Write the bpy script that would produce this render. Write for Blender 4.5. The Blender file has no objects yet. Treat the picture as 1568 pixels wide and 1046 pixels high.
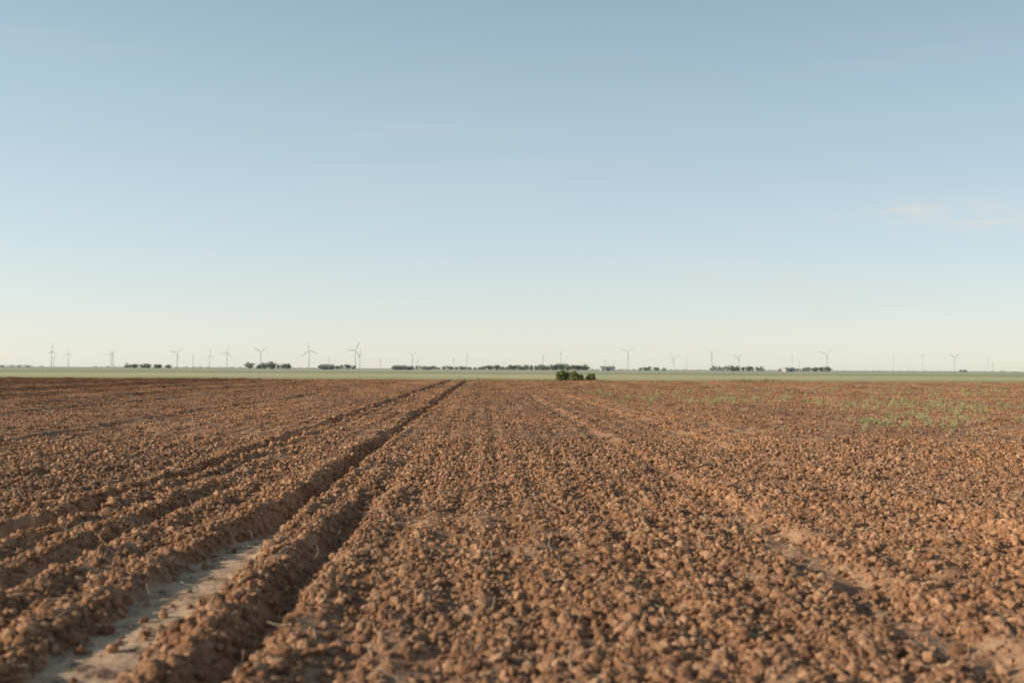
import bpy, math, random
import numpy as np
from mathutils import Matrix, Vector, noise as mnoise
random.seed(7); rng = np.random.default_rng(7)
scene = bpy.context.scene
H = 1.5
FPX = 1524.0
def bearing(u):            # tan of bearing from the row direction
    return (u-740.0)/FPX

# ------------------------------------------------------------------ noise
def _hash(ix, iy, s):
    n = (ix.astype(np.int64)*374761393 + iy.astype(np.int64)*668265263 + s*1442695041) & 0xFFFFFFFF
    n = ((n ^ (n >> 13))*1274126177) & 0xFFFFFFFF
    n = (n ^ (n >> 16)) & 0xFFFFFFFF
    return n/4294967295.0
def vnoise(x, y, s=0):
    ix = np.floor(x); iy = np.floor(y); fx = x-ix; fy = y-iy
    fx = fx*fx*(3-2*fx); fy = fy*fy*(3-2*fy)
    a=_hash(ix,iy,s); b=_hash(ix+1,iy,s); c=_hash(ix,iy+1,s); d=_hash(ix+1,iy+1,s)
    return (a*(1-fx)+b*fx)*(1-fy)+(c*(1-fx)+d*fx)*fy
def fbm(x, y, s=0, o=3):
    r=0; a=1; t=0
    for i in range(o):
        r = r + a*vnoise(x*2**i, y*2**i, s+i*17); t+=a; a*=0.5
    return r/t
def sstep(a,b,x):
    t=np.clip((x-a)/(b-a),0,1); return t*t*(3-2*t)

# ------------------------------------------------------------------ field relief
# (centre x, half width of floor, wall width, depth, y fade start, y fade end)
BIG=1e5
FURROWS = [(-4.08,0.06,0.13,0.19,BIG,2*BIG),(-3.25,0.04,0.20,0.08,9,16),(-2.07,0.15,0.15,0.20,BIG,2*BIG),(-1.30,0.04,0.17,0.10,7,19),
           (2.65,0.10,0.20,0.05,BIG,2*BIG),(4.7,0.08,0.25,0.05,BIG,2*BIG),(-9.5,0.1,0.3,0.06,BIG,2*BIG),(9.8,0.15,0.3,0.05,BIG,2*BIG),
           (-15,0.2,0.4,0.10,BIG,2*BIG),(-19,0.2,0.5,0.12,BIG,2*BIG),(-24,0.3,0.5,0.18,BIG,2*BIG),(-30,0.3,0.6,0.24,BIG,2*BIG),(-36,0.3,0.6,0.24,BIG,2*BIG),(-43,0.3,0.8,0.28,BIG,2*BIG),
           (-52,0.4,0.8,0.30,BIG,2*BIG),(-61,0.4,0.8,0.30,BIG,2*BIG),(-72,0.4,0.8,0.30,BIG,2*BIG),(15,0.2,0.4,0.07,BIG,2*BIG),(22,0.2,0.4,0.08,BIG,2*BIG)]
def wob(y, s):
    return 0.09*(vnoise(y*0.35, y*0+s*3.1, 5)-0.5)+0.08*(vnoise(y*1.6, y*0+s*7.7, 9)-0.5)
FIELD_END = 131.0
def furrow_terms(x,y):
    z=np.zeros_like(x); floor=np.zeros_like(x); sand=np.zeros_like(x)
    for i,(cx,hw,ww,dp,f0,f1) in enumerate(FURROWS):
        near = np.abs(x-cx) < (hw+ww)*2+0.8
        if not near.any(): continue
        xx=x[near]; yy=y[near]
        fa = 1-sstep(f0,f1,yy)
        hwv = hw; rd=dp*0.30
        if i==0:
            fr=sstep(14,50,yy); hwv=0.07+0.10*fr; dp=0.19+0.07*fr; rd=dp*0.32
        if i==2:
            nr=1-sstep(7.0,11.5,yy); fr=sstep(20,55,yy)
            hwv = 0.07+0.14*nr+0.11*fr
            dp = 0.19-0.115*nr+0.08*fr; rd = 0.055-0.04*nr+0.02*fr
        rag = 0.16*(fbm(xx*4,yy*4,31+i,3)-0.5)*min(1,ww*5)
        d=np.abs(xx-cx-wob(yy,i))+rag
        f=(1-sstep(hwv,hwv+ww,d))*fa
        ridge=np.exp(-((d-(hwv+ww*1.25))/(ww*0.6))**2)*fa
        z[near] += -dp*f+rd*ridge
        floor[near]=np.maximum(floor[near],(1-sstep(hwv,hwv+ww*0.45,d))*fa)
        if i==2:
            sand[near]=np.maximum(sand[near],(1-sstep(hwv,hwv+0.08,d))*(1-sstep(9,12,yy)))
    return z,floor,sand
def height(x,y):
    z,floor,sand = furrow_terms(x,y)
    infield = (1-sstep(FIELD_END-1,FIELD_END+1,y))*(1-sstep(90,100,np.abs(x)))
    fade = 1-sstep(50,110,y)
    corr = 0.016*np.cos((x+0.12*wob(y,40))*2*math.pi/0.50)*(1-floor)
    z = z+corr
    z = z + (0.10*(fbm(x*0.5,y*0.35,71,2)-0.5) + 0.08*(fbm(x*2.6,y*2.2,72,2)-0.5)*(1-sand*0.6)
             + 0.05*(fbm(x*8,y*8,73,2)-0.5)*(1-sand*0.7)*fade)
    return z*infield

def bare_mask(x,y):
    b = sstep(0.52,0.65,fbm(x*1.4,y*1.1,91,3))
    t = np.exp(-((x-2.65-wob(y,4))/0.16)**2)*sstep(0.3,0.5,vnoise(x*0+3.3,y*0.8,95))
    return np.clip(b*0.78+t*0.78,0,1)

# ------------------------------------------------------------------ materials
def newmat(name):
    m=bpy.data.materials.new(name); m.use_nodes=True
    nt=m.node_tree; b=nt.nodes['Principled BSDF']
    b.inputs['Specular IOR Level'].default_value=0.12
    b.inputs['Roughness'].default_value=0.92
    return m,nt,b
def N(nt,t,**k):
    n=nt.nodes.new(t)
    for a,v in k.items(): setattr(n,a,v)
    return n
def ramp(nt,fac,stops):
    r=N(nt,'ShaderNodeValToRGB'); e=r.color_ramp.elements
    while len(e)<len(stops): e.new(0.5)
    for i,(p,c) in enumerate(stops):
        e[i].position=p; e[i].color=(*c,1)
    nt.links.new(fac,r.inputs[0]); return r.outputs[0]
def noise(nt,vec,scale,detail=3,rough=0.55):
    n=N(nt,'ShaderNodeTexNoise'); n.inputs['Scale'].default_value=scale
    n.inputs['Detail'].default_value=detail; n.inputs['Roughness'].default_value=rough
    nt.links.new(vec,n.inputs['Vector']); return n.outputs['Fac']
def mix(nt,f,a,b,mode='MIX'):
    n=N(nt,'ShaderNodeMix',data_type='RGBA',blend_type=mode)
    for s,v in ((n.inputs[0],f),(n.inputs[6],a),(n.inputs[7],b)):
        if hasattr(v,'is_output'): nt.links.new(v,s)
        elif isinstance(v,(int,float)): s.default_value=v
        else: s.default_value=(*v,1)
    return n.outputs[2]
def math_(nt,op,a,b=None,clamp=False):
    n=N(nt,'ShaderNodeMath',operation=op); n.use_clamp=clamp
    for s,v in zip(n.inputs,(a,b)):
        if v is None: continue
        if hasattr(v,'is_output'): nt.links.new(v,s)
        else: s.default_value=v
    return n.outputs[0]
def vscale(nt,vec,s):
    m=N(nt,'ShaderNodeVectorMath',operation='MULTIPLY'); nt.links.new(vec,m.inputs[0]); m.inputs[1].default_value=s
    return m.outputs[0]

def soil_color(nt,pos,jit=None):
    a=noise(nt,pos,9.0,5,0.65)
    if jit is not None:
        a=math_(nt,'ADD',a,math_(nt,'MULTIPLY',math_(nt,'SUBTRACT',jit,0.5),0.30))
    c=ramp(nt,a,[(0.28,(0.215,0.122,0.073)),(0.5,(0.365,0.213,0.120)),(0.74,(0.58,0.375,0.232))])
    big=noise(nt,vscale(nt,pos,(0.22,0.10,0.2)),1.0,4)
    tint=ramp(nt,big,[(0.35,(0.84,0.84,0.87)),(0.65,(1.10,1.04,0.97))])
    c=mix(nt,1.0,c,tint,'MULTIPLY')
    # broad strips left by the implements, running with the rows
    st=noise(nt,vscale(nt,pos,(0.30,0.004,0.0)),1.0,3)
    tint2=ramp(nt,st,[(0.38,(0.82,0.79,0.79)),(0.62,(1.12,1.06,1.0))])
    c=mix(nt,0.8,c,tint2,'MULTIPLY')
    # darker red-brown strips on the western side of the field
    s2=N(nt,'ShaderNodeSeparateXYZ'); nt.links.new(pos,s2.inputs[0])
    west=N(nt,'ShaderNodeMapRange'); nt.links.new(s2.outputs['X'],west.inputs[0])
    west.inputs[1].default_value=-14; west.inputs[2].default_value=-28
    sn=noise(nt,vscale(nt,pos,(0.16,0.003,0.0)),1.0,2)
    dark_strip=math_(nt,'MULTIPLY',ramp(nt,sn,[(0.44,(0,0,0)),(0.52,(1,1,1))]),west.outputs[0])
    return mix(nt,dark_strip,c,mix(nt,1.0,c,(0.60,0.52,0.49),'MULTIPLY'))

# soil clod material
clodmat,nt,b=newmat('soil_clod_material')
geo=N(nt,'ShaderNodeNewGeometry'); oi=N(nt,'ShaderNodeObjectInfo')
nt.links.new(soil_color(nt,geo.outputs['Position'],oi.outputs['Random']),b.inputs['Base Color'])
bp=N(nt,'ShaderNodeBump'); bp.inputs['Strength'].default_value=0.9; bp.inputs['Distance'].default_value=0.007
nt.links.new(noise(nt,geo.outputs['Position'],85,5,0.7),bp.inputs['Height']); nt.links.new(bp.outputs[0],b.inputs['Normal'])

# ground material
gmat,nt,b=newmat('ground_material')
geo=N(nt,'ShaderNodeNewGeometry'); pos=geo.outputs['Position']
sep=N(nt,'ShaderNodeSeparateXYZ'); nt.links.new(pos,sep.inputs[0])
soil=soil_color(nt,pos)
at=N(nt,'ShaderNodeAttribute',attribute_name='sand')
sandn=noise(nt,vscale(nt,pos,(1.0,0.7,0.0)),5.0,5,0.65)
sandc=ramp(nt,sandn,[(0.38,(0.17,0.11,0.075)),(0.45,(0.44,0.30,0.19)),(0.55,(0.60,0.42,0.27)),(0.7,(0.66,0.48,0.32))])  # dark end of the noise paints in shadow patches and damp spots
soil=mix(nt,at.outputs['Fac'],soil,sandc)
Y=sep.outputs['Y']; X=sep.outputs['X']
wv=noise(nt,vscale(nt,pos,(0.01,0.01,0)),1.0,2)
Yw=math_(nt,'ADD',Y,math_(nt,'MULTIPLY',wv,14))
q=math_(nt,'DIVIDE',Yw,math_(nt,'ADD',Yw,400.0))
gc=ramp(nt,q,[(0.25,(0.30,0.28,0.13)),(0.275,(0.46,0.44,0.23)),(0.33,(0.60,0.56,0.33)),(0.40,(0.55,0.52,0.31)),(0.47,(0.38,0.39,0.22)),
              (0.56,(0.45,0.45,0.29)),(0.64,(0.60,0.58,0.42)),(0.72,(0.40,0.42,0.31)),(0.9,(0.52,0.53,0.45))])  # farthest stop is paler, with horizon haze put into the ground colour
gn=noise(nt,vscale(nt,pos,(0.02,0.05,0)),1.0,5,0.7)
gc=mix(nt,1.0,gc,ramp(nt,gn,[(0.35,(0.76,0.79,0.78)),(0.65,(1.12,1.08,1.04))]),'MULTIPLY')
edge=math_(nt,'ADD',Y,math_(nt,'MULTIPLY',noise(nt,vscale(nt,pos,(0.25,0.25,0)),1.0,3),3.0))
isg=math_(nt,'GREATER_THAN',edge,FIELD_END+1.3)
col=mix(nt,isg,soil,gc)
nt.links.new(col,b.inputs['Base Color'])
bp=N(nt,'ShaderNodeBump'); bp.inputs['Distance'].default_value=0.02
hn=math_(nt,'ADD',noise(nt,pos,28,5,0.7),math_(nt,'MULTIPLY',noise(nt,pos,7,3,0.6),1.5))
nt.links.new(hn,bp.inputs['Height']); nt.links.new(bp.outputs[0],b.inputs['Normal'])
inv=math_(nt,'SUBTRACT',0.9,math_(nt,'MULTIPLY',at.outputs['Fac'],0.45)); nt.links.new(inv,bp.inputs['Strength'])

def leafmat(name,c1,c2,c3,scale):
    m,nt,b=newmat(name); b.inputs['Roughness'].default_value=0.7
    g=N(nt,'ShaderNodeNewGeometry')
    nt.links.new(ramp(nt,noise(nt,g.outputs['Position'],scale,3,0.6),[(0.35,c1),(0.5,c2),(0.68,c3)]),b.inputs['Base Color'])
    return m
weedmat=leafmat('weed_leaf_material',(0.30,0.31,0.14),(0.41,0.41,0.20),(0.52,0.49,0.27),2.0)
shrubmat=leafmat('shrub_leaf_material',(0.17,0.195,0.07),(0.27,0.30,0.11),(0.38,0.40,0.16),2.5)
fartree=leafmat('hazed_foliage_material',(0.20,0.23,0.175),(0.26,0.29,0.22),(0.33,0.36,0.27),0.25)  # leaf colours lightened to paint in distance haze
def plain(name,c,rough=0.7,var=0.15,scale=1.0):
    m,nt,b=newmat(name); b.inputs['Roughness'].default_value=rough
    g=N(nt,'ShaderNodeNewGeometry')
    lo=tuple(v*(1-var) for v in c); hi=tuple(min(1,v*(1+var)) for v in c)
    nt.links.new(ramp(nt,noise(nt,g.outputs['Position'],scale,4),[(0.35,lo),(0.65,hi)]),b.inputs['Base Color'])
    return m
barkmat=plain('bark_material',(0.15,0.13,0.11),0.9,0.3,3)
turbmat=plain('hazed_turbine_material',(0.55,0.57,0.59),0.6,0.04,0.05)  # grey has the distance haze mixed into the base colour
polemat=plain('hazed_wood_pole_material',(0.44,0.43,0.42),0.9,0.15,1)  # wood colour made paler to stand in for haze
strawmat=plain('straw_material',(0.55,0.45,0.30),0.8,0.3,8)
wallmat=plain('metal_siding_material',(0.40,0.41,0.40),0.6,0.1,0.3)
darkwall=plain('brown_siding_material',(0.24,0.22,0.20),0.8,0.1,0.3)
roofmat=plain('metal_roof_material',(0.28,0.28,0.29),0.5,0.1,0.3)
doormat=plain('barn_door_material',(0.16,0.16,0.165),0.7,0.1,0.5)

# ------------------------------------------------------------------ mesh helpers
def mesh_obj(name,verts,faces,mat=None,smooth=False,link=True,parent=None):
    me=bpy.data.meshes.new(name); me.from_pydata(verts,[],faces); me.update()
    if smooth: me.polygons.foreach_set('use_smooth',[True]*len(me.polygons))
    if mat is not None:
        for mm in (mat if isinstance(mat,(list,tuple)) else [mat]): me.materials.append(mm)
    o=bpy.data.objects.new(name,me)
    if link: scene.collection.objects.link(o)
    if parent: o.parent=parent
    return o
def empty(name,loc):
    e=bpy.data.objects.new(name,None); e.location=loc; e.empty_display_size=0.5
    scene.collection.objects.link(e); return e

# ------------------------------------------------------------------ ground sheet
ys=[-20000,-5000,-1000,-300,-100,-50,-25,-12,-6,-3,-1,0.5,1.5,2.2]
y=2.8
while y<FIELD_END+3:
    ys.append(y); y+=max(0.03,0.0055*y)
while y<24000:
    ys.append(y); y*=1.05 if y>200 else 1.02
ys=np.array(ys+[26000.0])
xp=[];x=0.0
while x<6.0: xp.append(x); x+=0.045
while x<82: xp.append(x); x+=0.045+min(0.12,(x-6)*0.012)
while x<24000: xp.append(x); x*=1.12
xp.append(26000.0)
xs=np.array([-v for v in xp[:0:-1]]+xp)
XX,YY=np.meshgrid(xs,ys)
fx=XX.ravel(); fy=YY.ravel()
zz=height(fx,fy)
co=np.stack([fx,fy,zz],1).astype(np.float32)
nx=len(xs); ny=len(ys)
i=np.arange(ny-1)[:,None]*nx+np.arange(nx-1)[None,:]
quads=np.stack([i,i+1,i+nx+1,i+nx],-1).reshape(-1,4).astype(np.int32)
me=bpy.data.meshes.new('ground')
me.vertices.add(len(co)); me.vertices.foreach_set('co',co.ravel())
me.loops.add(quads.size); me.loops.foreach_set('vertex_index',quads.ravel())
me.polygons.add(len(quads)); me.polygons.foreach_set('loop_start',np.arange(0,quads.size,4,dtype=np.int32))
me.polygons.foreach_set('use_smooth',np.ones(len(quads),dtype=bool))
me.update(calc_edges=True); me.validate()
_,_,sand=furrow_terms(fx,fy)
sand=np.maximum(sand,bare_mask(fx,fy)*0.30)*(fy<60)
a=me.attributes.new('sand','FLOAT','POINT'); a.data.foreach_set('value',sand.astype(np.float32))
me.materials.append(gmat)
ground=bpy.data.objects.new('plowed_field_ground',me); scene.collection.objects.link(ground)
print('ground quads',len(quads))

# ------------------------------------------------------------------ instancing helper
def proto_collection(name): return bpy.data.collections.new(name)
def instancer(name,coll,P,rot,scl,idx):
    me=bpy.data.meshes.new(name); n=len(P)
    me.vertices.add(n); me.vertices.foreach_set('co',np.asarray(P,np.float32).ravel())
    a=me.attributes.new('rot','FLOAT_VECTOR','POINT'); a.data.foreach_set('vector',np.asarray(rot,np.float32).ravel())
    a=me.attributes.new('scl','FLOAT_VECTOR','POINT'); a.data.foreach_set('vector',np.asarray(scl,np.float32).ravel())
    a=me.attributes.new('vid','INT','POINT'); a.data.foreach_set('value',np.asarray(idx,np.int32))
    me.update()
    o=bpy.data.objects.new(name,me); scene.collection.objects.link(o)
    g=bpy.data.node_groups.new(name+'_scatter','GeometryNodeTree')
    g.interface.new_socket('Geometry',in_out='INPUT',socket_type='NodeSocketGeometry')
    g.interface.new_socket('Geometry',in_out='OUTPUT',socket_type='NodeSocketGeometry')
    gi=g.nodes.new('NodeGroupInput'); go=g.nodes.new('NodeGroupOutput')
    iop=g.nodes.new('GeometryNodeInstanceOnPoints'); ci=g.nodes.new('GeometryNodeCollectionInfo')
    ci.inputs['Collection'].default_value=coll; ci.inputs['Separate Children'].default_value=True; ci.inputs['Reset Children'].default_value=True
    def na(nm,dt):
        q=g.nodes.new('GeometryNodeInputNamedAttribute'); q.data_type=dt; q.inputs['Name'].default_value=nm
        return q.outputs['Attribute']
    e2r=g.nodes.new('FunctionNodeEulerToRotation')
    L=g.links
    L.new(gi.outputs[0],iop.inputs['Points']); L.new(ci.outputs[0],iop.inputs['Instance'])
    iop.inputs['Pick Instance'].default_value=True
    L.new(na('vid','INT'),iop.inputs['Instance Index'])
    L.new(na('rot','FLOAT_VECTOR'),e2r.inputs[0]); L.new(e2r.outputs[0],iop.inputs['Rotation'])
    L.new(na('scl','FLOAT_VECTOR'),iop.inputs['Scale']); L.new(iop.outputs[0],go.inputs[0])
    md=o.modifiers.new('scatter','NODES'); md.node_group=g
    return o

import bmesh
def clod_shape(sub,seed):
    bm=bmesh.new(); bmesh.ops.create_icosphere(bm,subdivisions=sub,radius=1.0)
    off=Vector((seed*13.7,seed*5.1,seed*2.3))
    r=random.Random(seed)
    planes=[(Vector((r.gauss(0,1),r.gauss(0,1),r.gauss(0,1))).normalized(),r.uniform(0.5,0.85)) for _ in range(6)]
    for v in bm.verts:
        p=v.co.copy(); d=p.normalized()
        rad=1+0.40*mnoise.noise(d*1.4+off)+0.36*mnoise.noise(d*2.9+off)+0.26*mnoise.noise(d*6+off)
        q=d*rad
        for n,h in planes:
            t=q.dot(n)
            if t>h: q=q-n*(t-h)*0.6
        if sub>2: q=q+d*0.16*mnoise.noise(d*9+off)
        v.co=q
    sx,sy,sz=r.uniform(0.9,1.3),r.uniform(0.75,1.1),r.uniform(0.65,0.95)
    V=[(v.co.x*sx*1.2,v.co.y*sy*1.2,v.co.z*sz*1.2) for v in bm.verts]; F=[[v.index for v in f.verts] for f in bm.faces]
    bm.free(); return np.array(V),F
cc=proto_collection('soil_clod_collection')
NS=14
for k in range(NS):
    V,F=clod_shape(3 if k<8 else 2,k+1)
    o=mesh_obj('soil_clod_%02d'%k,V.tolist(),F,clodmat,smooth=(k<8),link=False); cc.objects.link(o)
low=[clod_shape(1 if j%2 else 2,50+j) for j in range(6)]
def patch(name,R,n,rmed,rmax,hbase):
    VV=[];FF=[];b0=0
    for _ in range(n):
        V,F=low[rng.integers(6)]
        r=min(rmax,rmed*math.exp(rng.normal(0,0.45)))
        th=rng.uniform(0,2*math.pi); c,s=math.cos(th),math.sin(th)
        rr=R*math.sqrt(rng.uniform()); ph=rng.uniform(0,2*math.pi)
        W=V*r*np.array([1,1,rng.uniform(0.8,1.3)])
        W=np.stack([W[:,0]*c-W[:,1]*s+rr*math.cos(ph),W[:,0]*s+W[:,1]*c+rr*math.sin(ph),W[:,2]+r*0.25+hbase],1)
        VV.append(W); FF+= [[q+b0 for q in f] for f in F]; b0+=len(V)
    o=mesh_obj(name,np.concatenate(VV).tolist(),FF,clodmat,link=False); cc.objects.link(o)
for k in range(6): patch('soil_clod_mass_%02d'%k,0.19,15,0.0168,0.038,0)
for k in range(6): patch('soil_clod_patch_%02d'%k,0.50,68,0.0225,0.048,0)
def wedge(y0,y1,dens):
    area=(y1-y0)*(3.0+1.19*y1); m=int(dens*area)
    y=rng.uniform(y0,y1,m); x=rng.uniform(-0.56*y1-1.5,0.63*y1+1.5,m)
    k=(x>-0.56*y-1.5)&(x<0.63*y+1.5)
    return x[k],y[k]
Ps=[];Rs=[];Ss=[];Is=[]
def keepmask(x,y,fk=0.5):
    _,fl,sd=furrow_terms(x,y)
    p=(1-0.90*sd)*(1-fk*fl)*(1-0.72*bare_mask(x,y))
    p*=0.55+0.8*sstep(0.3,0.62,fbm(x*1.7,y*1.3,120,2))
    return rng.uniform(size=len(x))<p
for (y0,y1,dn) in ((2.8,8,1250),(8,14,850),(14,21,520)):
    x,y=wedge(y0,y1,dn); k=keepmask(x,y); x=x[k];y=y[k]; n=len(x)
    r=np.clip(0.0110*np.exp(rng.normal(0,0.60,n)),0.004,0.034)
    if y0>=14: r*=1.18
    r*=0.75+0.5*fbm(x*0.8,y*0.6,130,2)
    z=height(x,y)+r*0.32
    Ps.append(np.stack([x,y,z],1)); Rs.append(np.stack([rng.normal(0,0.6,n),rng.normal(0,0.6,n),rng.uniform(0,6.28,n)],1))
    Ss.append(np.repeat(r[:,None],3,1)*rng.uniform(0.8,1.25,(n,3))); Is.append(rng.integers(0,NS,n))
for (y0,y1,dn,base,sc) in ((20.5,36,10.5,NS,1.05),(36,60,7.5,NS,1.2),(60,95,2.1,NS+6,1.0),(95,FIELD_END-0.5,1.6,NS+6,1.15)):
    x,y=wedge(y0,y1,dn); k=keepmask(x,y,0.92); x=x[k];y=y[k]; n=len(x)
    if base>NS:
        ok=(np.abs(x+4.08)>0.55)&(np.abs(x+2.07)>0.55); x=x[ok];y=y[ok];n=len(x)
    z=height(x,y)
    Ps.append(np.stack([x,y,z],1)); Rs.append(np.stack([rng.normal(0,0.04,n),rng.normal(0,0.04,n),rng.uniform(0,6.28,n)],1))
    Ss.append(np.repeat((sc*rng.uniform(0.8,1.15,n))[:,None],3,1)); Is.append(base+rng.integers(0,6,n))
P=np.concatenate(Ps); print('clod instances',len(P))
instancer('soil_clods',cc,P,np.concatenate(Rs),np.concatenate(Ss),np.concatenate(Is))

# ------------------------------------------------------------------ straw
sc_=proto_collection('straw_collection')
for k in range(4):
    r=random.Random(k+300); n=7; V=[];F=[]; w=0.012
    p=Vector((-0.5,0,0)); d=Vector((1,0,0))
    for j in range(n):
        V+=[(p.x,p.y-w,p.z),(p.x,p.y+w,p.z),(p.x,p.y,p.z+w*1.5)]
        if j: 
            a=3*(j-1); bq=3*j
            F+=[(a,a+1,bq+1,bq),(a+1,a+2,bq+2,bq+1),(a+2,a,bq,bq+2)]
        d=(d+Vector((0,r.gauss(0,0.22),r.gauss(0,0.16)))).normalized(); p=p+d*(1/(n-1))
    sc_.objects.link(mesh_obj('straw_stem_%d'%k,V,F,strawmat,link=False))
x,y=wedge(3,26,7.5); n=len(x); L=np.clip(0.08*np.exp(rng.normal(0,0.5,n)),0.02,0.25)
z=height(x,y)+0.035+rng.uniform(0,0.02,n)
instancer('straw_residue',sc_,np.stack([x,y,z],1),np.stack([rng.normal(0,0.3,n),rng.normal(0,0.35,n),rng.uniform(0,6.28,n)],1),np.stack([L,L*0+0.16,L*0+0.16],1),rng.integers(0,4,n))

# ------------------------------------------------------------------ weeds
wc=proto_collection('weed_collection')
for k in range(5):
    r=random.Random(k+500); V=[];F=[]
    for s in range(r.randint(12,20)):
        th=r.uniform(0,6.283); lean=r.uniform(0.1,0.7); L=r.uniform(0.5,1.0)
        base=Vector((r.gauss(0,0.10),r.gauss(0,0.10),0)); d=Vector((math.cos(th)*lean,math.sin(th)*lean,1)).normalized()
        for j in range(7):
            t=(j+1)/7; c=base+d*L*t+Vector((0,0,-0.25*lean*t*t))
            a=Vector((r.gauss(0,1),r.gauss(0,1),r.gauss(0,0.5))).normalized(); up=Vector((r.gauss(0,1),r.gauss(0,1),r.gauss(0,1)))
            bb=a.cross(up).normalized(); ll=r.uniform(0.07,0.14); ww=ll*0.28
            i0=len(V); V+=[tuple(c),tuple(c+a*ll*0.5+bb*ww),tuple(c+a*ll),tuple(c+a*ll*0.5-bb*ww)]; F.append((i0,i0+1,i0+2,i0+3))
        side=d.cross(Vector((0,0,1))).normalized()*0.012
        i0=len(V); e=base+d*L+Vector((0,0,-0.25*lean)); V+=[tuple(base-side),tuple(base+side),tuple(e)]; F.append((i0,i0+1,i0+2))
    wc.objects.link(mesh_obj('weed_plant_%d'%k,V,F,weedmat,link=False))
x,y=wedge(10,118,0.8)
cl=fbm(x*0.16,y*0.10,210,3)
bx=x/y
p=0.36*sstep(0.42,0.62,cl)*sstep(0.10,0.34,bx)*sstep(20,30,y)*(1-sstep(70,110,y))
p+=0.16*sstep(0.05,0.15,bx)*sstep(34,60,y)
p+=0.012*sstep(0.0,0.1,bx)
k=rng.uniform(size=len(x))<p; x=x[k];y=y[k]
drifts=[(10.6,46,0.9,1.6,14),(12.2,47,1.3,2.0,28),(14.6,46,1.2,2.0,15),(16.5,43,1.7,3.0,36),(18.3,41,1.9,3,32),(20.3,43,2.0,3.5,32),(22.3,44,2.2,4,32),
        (21,37,1.8,2.6,22),(11.8,26.5,0.9,1.0,18),(11.0,27.5,0.4,0.5,8),(15.2,33,1.1,1.8,13),(18,32,1.4,2,13),(7.6,52,0.9,1.8,10),(9.0,60,1.8,3,14),(17,62,3,5,28),(27,64,4,5,32),(34,70,5,6,32),(6.2,42,0.5,0.8,4),(13.8,30,1.0,1.2,9)]
for (cx,cy,sx,sy,c) in drifts:
    x=np.concatenate([x,cx+rng.normal(0,sx,c)]); y=np.concatenate([y,cy+rng.normal(0,sy,c)])
m=2; x=np.repeat(x,m)+rng.normal(0,0.14,len(x)*m); y=np.repeat(y,m)+rng.normal(0,0.2,len(y)*m); n=len(x)
s=0.09+0.27*rng.uniform(0,1,n)**2; s*=np.where(y<22,0.35,1.0)
x2=rng.uniform(-110,120,5200); y2=FIELD_END+rng.normal(0.8,0.9,5200)
hh=0.12+0.35*sstep(0.4,0.75,fbm(x2*0.08,y2*0.1,222,2))
X_=np.concatenate([x,x2]);Y_=np.concatenate([y,y2]);S_=np.concatenate([s,hh*rng.uniform(0.7,1.2,len(x2))]);n=len(X_)
print('weeds',n)
instancer('field_weeds',wc,np.stack([X_,Y_,height(X_,Y_)],1),np.stack([rng.normal(0,0.1,n),rng.normal(0,0.1,n),rng.uniform(0,6.28,n)],1),np.stack([S_*1.0,S_*1.0,S_*1.1],1),rng.integers(0,5,n))

# ------------------------------------------------------------------ trees
class MB:
    def __init__(s): s.V=[];s.F=[];s.M=[]
    def limb(s,a,b,ra,rb,seg=6):
        a=Vector(a);b=Vector(b);d=(b-a).normalized()
        u=d.orthogonal().normalized();w=d.cross(u); i0=len(s.V)
        for c,r in ((a,ra),(b,rb)):
            for k in range(seg):
                t=2*math.pi*k/seg; s.V.append(tuple(c+u*math.cos(t)*r+w*math.sin(t)*r))
        for k in range(seg):
            s.F.append((i0+k,i0+(k+1)%seg,i0+seg+(k+1)%seg,i0+seg+k)); s.M.append(1)
    def leaves(s,c,R,n,size,r):
        for _ in range(n):
            d=Vector((r.gauss(0,1),r.gauss(0,1),r.gauss(0,1))).normalized()*(r.random()**0.45)
            p=Vector((c[0]+d.x*R[0],c[1]+d.y*R[1],c[2]+d.z*R[2]))
            a=Vector((r.gauss(0,1),r.gauss(0,1),r.gauss(0,1))).normalized(); bb=a.orthogonal().normalized()
            l=size*r.uniform(0.6,1.4); i0=len(s.V)
            s.V+=[tuple(p-a*l*0.5),tuple(p+bb*l*0.28),tuple(p+a*l*0.5),tuple(p-bb*l*0.28)]
            s.F.append((i0,i0+1,i0+2,i0+3)); s.M.append(0)
    def obj(s,name,mats,loc=(0,0,0)):
        o=mesh_obj(name,s.V,s.F,mats); o.data.polygons.foreach_set('material_index',s.M); o.location=loc; return o
def add_tree(mb,x,y,h,w,r,leaf,nl):
    th=h*r.uniform(0.18,0.3); top=Vector((x+r.gauss(0,0.03*h),y,th))
    mb.limb((x,y,-0.2),top,0.045*h,0.03*h)
    nc=r.randint(6,9)
    for k in range(nc):
        ang=r.uniform(0,6.283); q=r.random()**0.6
        cx=x+math.cos(ang)*w*0.36*q; cy=y+math.sin(ang)*w*0.36*q
        cz=h*r.uniform(0.35,0.82)*(1-0.18*q)
        mb.limb(top,(cx,cy,cz),0.02*h,0.007*h,4)
        R=w*r.uniform(0.15,0.25); mb.leaves((cx,cy,cz),(R,R,min(R*0.85,h*0.2)),nl//nc,leaf,r)
    mb.leaves((x,y,h*0.3),(w*0.42,w*0.42,h*0.2),nl//5,leaf,r)

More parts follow.
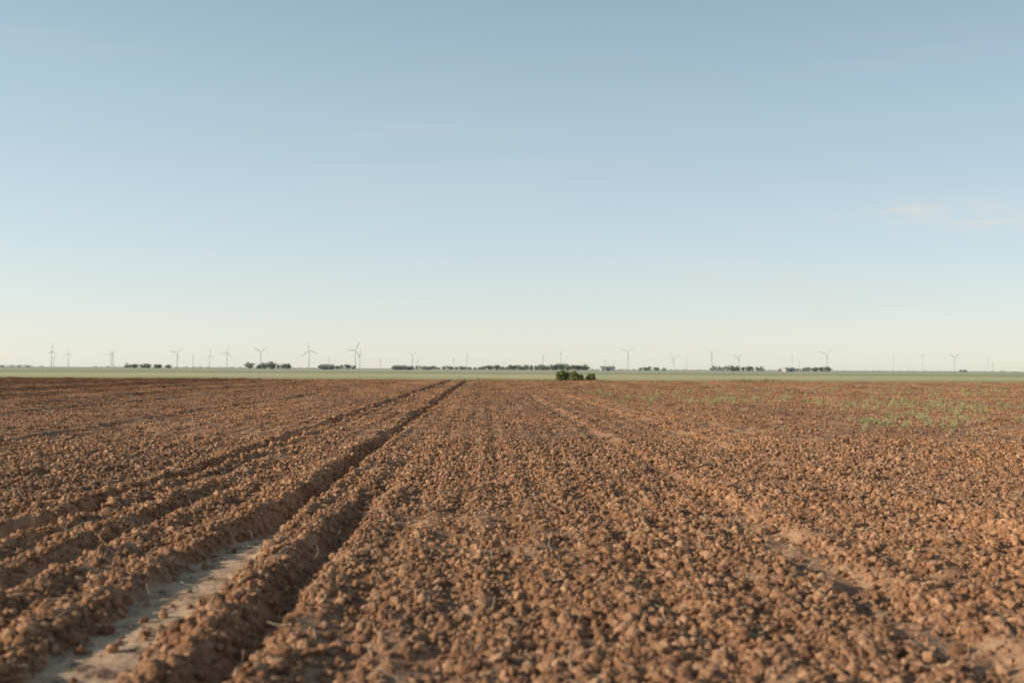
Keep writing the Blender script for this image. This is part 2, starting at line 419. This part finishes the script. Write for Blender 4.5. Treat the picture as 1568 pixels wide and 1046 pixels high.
for (u,hh,ww,dd) in ((858,1.35,1.3,129.5),(867,1.85,1.6,130.3),(880,1.35,1.7,129.2),(889,0.9,1.0,129.0),(905,1.25,1.5,129.4)):
    r=random.Random(u+5); mb=MB(); h=hh
    for k in range(16):
        ang=r.uniform(0,6.283); q=r.random()**0.5
        zf=r.uniform(0.25,0.82); rr_=0.40*math.sqrt(max(0.15,1-(zf-0.25)**2*1.8))
        e=(math.cos(ang)*ww*rr_*q,math.sin(ang)*ww*rr_*q,h*zf)
        mb.limb((r.gauss(0,0.06),r.gauss(0,0.06),-0.05),e,0.035,0.012,5)
        R=ww*r.uniform(0.13,0.20); mb.leaves(e,(R,R,R*0.8),260,0.11,r)
    mb.leaves((0,0,h*0.28),(ww*0.46,ww*0.46,h*0.28),900,0.11,r)
    mb.obj('mesquite_shrub',[shrubmat,barkmat],(dd*bearing(u),dd,0))

rows=[(210,262,6,9.5,1000,12),(386,446,7,12.5,1000,16),(493,540,5,9,1050,11),(600,735,3.5,6.5,1300,34),(735,840,5,9.5,1100,28),
      (828,902,8,13,1050,20),(984,1022,4,7.5,1200,9),(1096,1166,6,10.5,1050,18),(1232,1284,6,9,1050,14),(1203,1228,3.5,6,1300,5),
      (0,68,2.5,5,1800,14),(1475,1492,3,6,1300,3),(150,210,1.5,2.8,2200,10),(262,386,1.5,2.6,2500,22),(1284,1475,1.2,2.2,2600,30),(1166,1203,1.5,2.5,2200,8),(1022,1096,1.5,2.6,2400,12),(902,984,1.5,3,2200,12),(446,493,1.5,2.5,2200,8),(1492,1568,1.2,2.4,2500,12)]
for (u0,u1,h0,h1,dd,cnt) in rows:
    r=random.Random(u0*7+3); mb=MB(); cx=dd*bearing((u0+u1)/2)
    for k in range(cnt):
        u=u0+(u1-u0)*(k+0.5+r.uniform(-0.45,0.45))/cnt
        env=0.55+0.45*math.sin(math.pi*(u-u0)/(u1-u0))
        hp=(h0+(h1-h0)*r.random()**1.3*env); h=hp*dd/FPX+1.0
        w=h*r.uniform(1.0,1.6) if dd<1500 else h*r.uniform(2,4)
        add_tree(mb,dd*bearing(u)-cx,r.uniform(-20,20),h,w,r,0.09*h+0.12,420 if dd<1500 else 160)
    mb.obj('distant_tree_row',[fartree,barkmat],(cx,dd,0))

# ------------------------------------------------------------------ wind turbines
def turbine(u,hub_px,dd,phase,yaw,hubh=80.0,bl=42.0):
    x=dd*bearing(u); e=empty('wind_turbine',(x,dd,0))
    seg=16; V=[];F=[]
    prof=[(0,2.3),(0.02*hubh,2.25),(hubh*0.5,1.8),(hubh-1.6,1.25)]
    for z,rad in prof:
        for k in range(seg):
            t=2*math.pi*k/seg; V.append((rad*math.cos(t),rad*math.sin(t),z))
    for j in range(len(prof)-1):
        for k in range(seg): F.append((j*seg+k,j*seg+(k+1)%seg,(j+1)*seg+(k+1)%seg,(j+1)*seg+k))
    F.append(tuple(range((len(prof)-1)*seg,len(prof)*seg)))
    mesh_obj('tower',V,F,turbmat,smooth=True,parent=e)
    bm=bmesh.new(); bmesh.ops.create_cube(bm,size=1.0)
    for v in bm.verts: v.co=Vector((v.co.x*3.6,v.co.y*10+1.5,v.co.z*3.4+hubh+0.1))
    bmesh.ops.bevel(bm,geom=bm.edges[:],offset=0.7,segments=2,affect='EDGES')
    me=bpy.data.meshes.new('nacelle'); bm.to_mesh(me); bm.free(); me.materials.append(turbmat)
    o=bpy.data.objects.new('nacelle',me); scene.collection.objects.link(o); o.parent=e; o.rotation_euler=(0,0,yaw)
    V=[];F=[]
    rings=[(-3.6,1.6),(-4.6,1.55),(-5.6,1.2),(-6.3,0.5)]
    for yv,rad in rings:
        for k in range(12):
            t=2*math.pi*k/12; V.append((rad*math.cos(t),yv,rad*math.sin(t)))
    for j in range(3):
        for k in range(12): F.append((j*12+k,j*12+(k+1)%12,(j+1)*12+(k+1)%12,(j+1)*12+k))
    F.append(tuple(range(36,48)))
    for bi in range(3):
        a=phase+bi*2*math.pi/3; ca,sa=math.cos(a),math.sin(a)
        st=[(1.0,1.0,0.9),(4,1.2,0.8),(9,3.4,0.6),(20,2.6,0.42),(32,1.7,0.3),(bl-1,0.9,0.15),(bl,0.3,0.08)]
        i0=len(V)
        for (rr,ch,thk) in st:
            for (cxx,ty) in ((-0.35*ch,0),(0,thk*0.5),(0.65*ch,0),(0,-thk*0.5)):
                V.append((rr*ca-cxx*sa,-4.7+ty+0.12*cxx,rr*sa+cxx*ca))
        for j in range(len(st)-1):
            for k in range(4): F.append((i0+j*4+k,i0+j*4+(k+1)%4,i0+(j+1)*4+(k+1)%4,i0+(j+1)*4+k))
        F.append(tuple(i0+(len(st)-1)*4+k for k in range(4)))
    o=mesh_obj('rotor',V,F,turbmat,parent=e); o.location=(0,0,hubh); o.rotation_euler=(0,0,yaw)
r=random.Random(99)
T=[(88,24,90),(113,20,-30),(180,22,150),(177,20,60),(276,22,40),(325,19,90),(351,23,75),(402,25,30),(475,27,100),(545,28,60),(552,22,95),
   (632,21,35),(715,19,80),(832,21,30),(859,25,88),(962,28,35),(1033,20,10),(1053,20,90),(1092,27,25),(1133,20,40),(1217,21,85),(1270,26,40),(1375,20,90),(1420,24,88),(1470,22,30),(1523,20,70)]
for (u,hp,ph) in T:
    dd=80.0*FPX/hp; edge=ph in (90,88,85,95,80,70)
    turbine(u,hp,dd,math.radians(ph),r.uniform(1.15,1.4) if edge else r.uniform(-0.5,0.5))

# utility poles
def pole(u,hpx,dd):
    h=hpx*dd/FPX+1.0; mb=MB(); mb.limb((0,0,-0.3),(0,0,h),0.17,0.11,8)
    mb.limb((-1.2,0.14,h-0.6),(1.2,0.14,h-0.6),0.07,0.07,4)
    for q in (-1.1,-0.4,0.4,1.1): mb.limb((q,0.14,h-0.54),(q,0.14,h-0.32),0.05,0.03,5)
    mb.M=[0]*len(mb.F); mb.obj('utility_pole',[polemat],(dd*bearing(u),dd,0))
for u,hp in ((300,21),(505,17),(583,16),(695,17),(927,15),(1531,14),(941,13),(92,17),(1228,16),(640,14)):
    pole(u,hp,680)

# ------------------------------------------------------------------ farm buildings
def barn(name,u,dd,L,W,h,rise,wm,yaw=0.0):
    e=empty(name,(dd*bearing(u),dd,0)); e.rotation_euler=(0,0,yaw)
    a,b_=L/2,W/2
    V=[(-a,-b_,0),(a,-b_,0),(a,b_,0),(-a,b_,0),(-a,-b_,h),(a,-b_,h),(a,b_,h),(-a,b_,h),(-a,0,h+rise),(a,0,h+rise)]
    mesh_obj('walls',V,[(0,1,5,4),(1,2,6,9,5),(2,3,7,6),(3,0,4,8,7)],wm,parent=e)
    o=0.4;z=0.05
    s=rise/b_
    V=[]
    for zz_ in (z,z+0.15):
        V+=[(-a-o,-b_-o,h-o*s+zz_),(a+o,-b_-o,h-o*s+zz_),(a+o,0,h+rise+zz_),(-a-o,0,h+rise+zz_),(-a-o,b_+o,h-o*s+zz_),(a+o,b_+o,h-o*s+zz_)]
    mesh_obj('roof',V,[(0,1,2,3),(3,2,5,4),(6,7,8,9),(9,8,11,10),(0,1,7,6),(4,5,11,10),(1,2,8,7),(2,5,11,8),(0,3,9,6),(3,4,10,9)],roofmat,parent=e)
    def panel(nm,x0,x1,z0,z1):
        yv=-b_-0.06
        mesh_obj(nm,[(x0,yv,z0),(x1,yv,z0),(x1,yv,z1),(x0,yv,z1),(x0,yv+0.055,z0),(x1,yv+0.055,z0),(x1,yv+0.055,z1),(x0,yv+0.055,z1)],
                 [(0,1,2,3),(0,4,5,1),(1,5,6,2),(2,6,7,3),(3,7,4,0)],doormat,parent=e)
    panel('door',-L*0.12,L*0.12,0.0,h*0.8)
    panel('window_left',-L*0.36,-L*0.28,h*0.4,h*0.7); panel('window_right',L*0.28,L*0.36,h*0.4,h*0.7)
barn('farm_shed',613,1050,13,8,3.0,1.6,darkwall,0.1)
barn('farm_shed',624,1060,10,8,2.6,1.4,darkwall,-0.2)
barn('metal_barn',931,1000,14,9,3.2,1.4,wallmat,0.05)
barn('farm_house',503,1000,12,8,3.0,2.0,darkwall,0.2)
barn('farm_shed',655,1200,9,7,2.6,1.4,darkwall,0)
barn('metal_barn',1212,1150,12,8,3.0,1.5,wallmat,0.2)

# ------------------------------------------------------------------ sun, sky
AZ=math.radians(258); EL=math.radians(21)
sd=Vector((math.sin(AZ)*math.cos(EL),math.cos(AZ)*math.cos(EL),math.sin(EL)))
l=bpy.data.lights.new('sun','SUN'); l.energy=4.7; l.angle=math.radians(0.6); l.color=(1.0,0.83,0.64)
so=bpy.data.objects.new('sun',l); scene.collection.objects.link(so)
so.rotation_euler=(-sd).to_track_quat('-Z','Y').to_euler(); so.location=(-40,-10,30)
w=bpy.data.worlds.new('World'); scene.world=w; w.use_nodes=True; nt=w.node_tree
bg=nt.nodes['Background']
sky=N(nt,'ShaderNodeTexSky',sky_type='NISHITA'); sky.sun_disc=False; sky.sun_elevation=EL; sky.sun_rotation=AZ
sky.air_density=1.0; sky.dust_density=1.0; sky.ozone_density=1.5; sky.altitude=900
tc=N(nt,'ShaderNodeTexCoord'); sp=N(nt,'ShaderNodeSeparateXYZ'); nt.links.new(tc.outputs['Generated'],sp.inputs[0])
D=tc.outputs['Generated']
# bright summer haze over the clear-air sky, thinning with elevation
haze=ramp(nt,sp.outputs['Z'],[(0.0,(0.54,0.53,0.485)),(0.05,(0.50,0.515,0.485)),(0.13,(0.425,0.49,0.485)),(0.24,(0.33,0.43,0.445)),(0.36,(0.24,0.335,0.375)),(0.6,(0.10,0.14,0.17)),(1.0,(0.045,0.065,0.09))])
hs=N(nt,'ShaderNodeVectorMath',operation='SCALE'); nt.links.new(haze,hs.inputs[0]); hs.inputs['Scale'].default_value=10.0
az=math_(nt,'ADD',1.0,math_(nt,'MULTIPLY',sp.outputs['X'],-0.15))
hs2=N(nt,'ShaderNodeVectorMath',operation='SCALE'); nt.links.new(hs.outputs[0],hs2.inputs[0]); nt.links.new(az,hs2.inputs['Scale'])
sk=N(nt,'ShaderNodeVectorMath',operation='MULTIPLY'); nt.links.new(sky.outputs[0],sk.inputs[0]); sk.inputs[1].default_value=(0.54,0.53,0.54)
sm=N(nt,'ShaderNodeVectorMath',operation='ADD'); nt.links.new(hs2.outputs[0],sm.inputs[0]); nt.links.new(sk.outputs[0],sm.inputs[1])
# thin cirrus
cn=noise(nt,vscale(nt,D,(2.2,2.2,22.0)),1.6,6,0.62)
cn2=noise(nt,vscale(nt,D,(1.0,1.0,4.0)),2.3,2,0.5)
cmask=math_(nt,'MULTIPLY',ramp(nt,cn,[(0.50,(0,0,0)),(0.75,(1,1,1))]),ramp(nt,cn2,[(0.50,(0,0,0)),(0.62,(1,1,1))]))
def band(src,c,wd):
    d=math_(nt,'DIVIDE',math_(nt,'SUBTRACT',src,c),wd); return math_(nt,'POWER',2.718,math_(nt,'MULTIPLY',math_(nt,'MULTIPLY',d,d),-1.0))
zt=math_(nt,'ADD',sp.outputs['Z'],math_(nt,'MULTIPLY',sp.outputs['X'],0.13))
wis=noise(nt,vscale(nt,D,(6.0,6.0,40.0)),2.6,7,0.68)
wr=ramp(nt,wis,[(0.36,(0,0,0)),(0.60,(1,1,1))])
wisp=math_(nt,'MULTIPLY',wr,math_(nt,'MULTIPLY',band(sp.outputs['X'],0.43,0.085),band(zt,0.198,0.013)))
wisp2=math_(nt,'MULTIPLY',wr,math_(nt,'MULTIPLY',band(sp.outputs['X'],0.30,0.14),band(zt,0.115,0.020)))
cm=math_(nt,'ADD',math_(nt,'MULTIPLY',cmask,0.14),math_(nt,'ADD',math_(nt,'MULTIPLY',wisp,0.85),math_(nt,'MULTIPLY',wisp2,0.45)),True)
fin=mix(nt,cm,sm.outputs[0],(7.2,7.25,7.0))
nt.links.new(fin,bg.inputs[0])
bg.inputs[1].default_value=0.10

# ------------------------------------------------------------------ camera
cam=bpy.data.cameras.new('camera'); co_=bpy.data.objects.new('camera',cam); scene.collection.objects.link(co_)
cam.sensor_width=36; cam.lens=35; cam.clip_start=0.1; cam.clip_end=60000
yaw=-math.atan(44/FPX); pitch=math.atan(42/FPX); roll=math.radians(0.29)
M=Matrix.Rotation(yaw,4,'Z')@Matrix.Rotation(math.pi/2+pitch,4,'X')@Matrix.Rotation(roll,4,'Z')
co_.matrix_world=Matrix.Translation((0,0,H))@M
cam.dof.use_dof=True; cam.dof.focus_distance=20; cam.dof.aperture_fstop=1.4
scene.camera=co_
scene.view_settings.view_transform='Standard'; scene.view_settings.look='None'; scene.view_settings.exposure=0
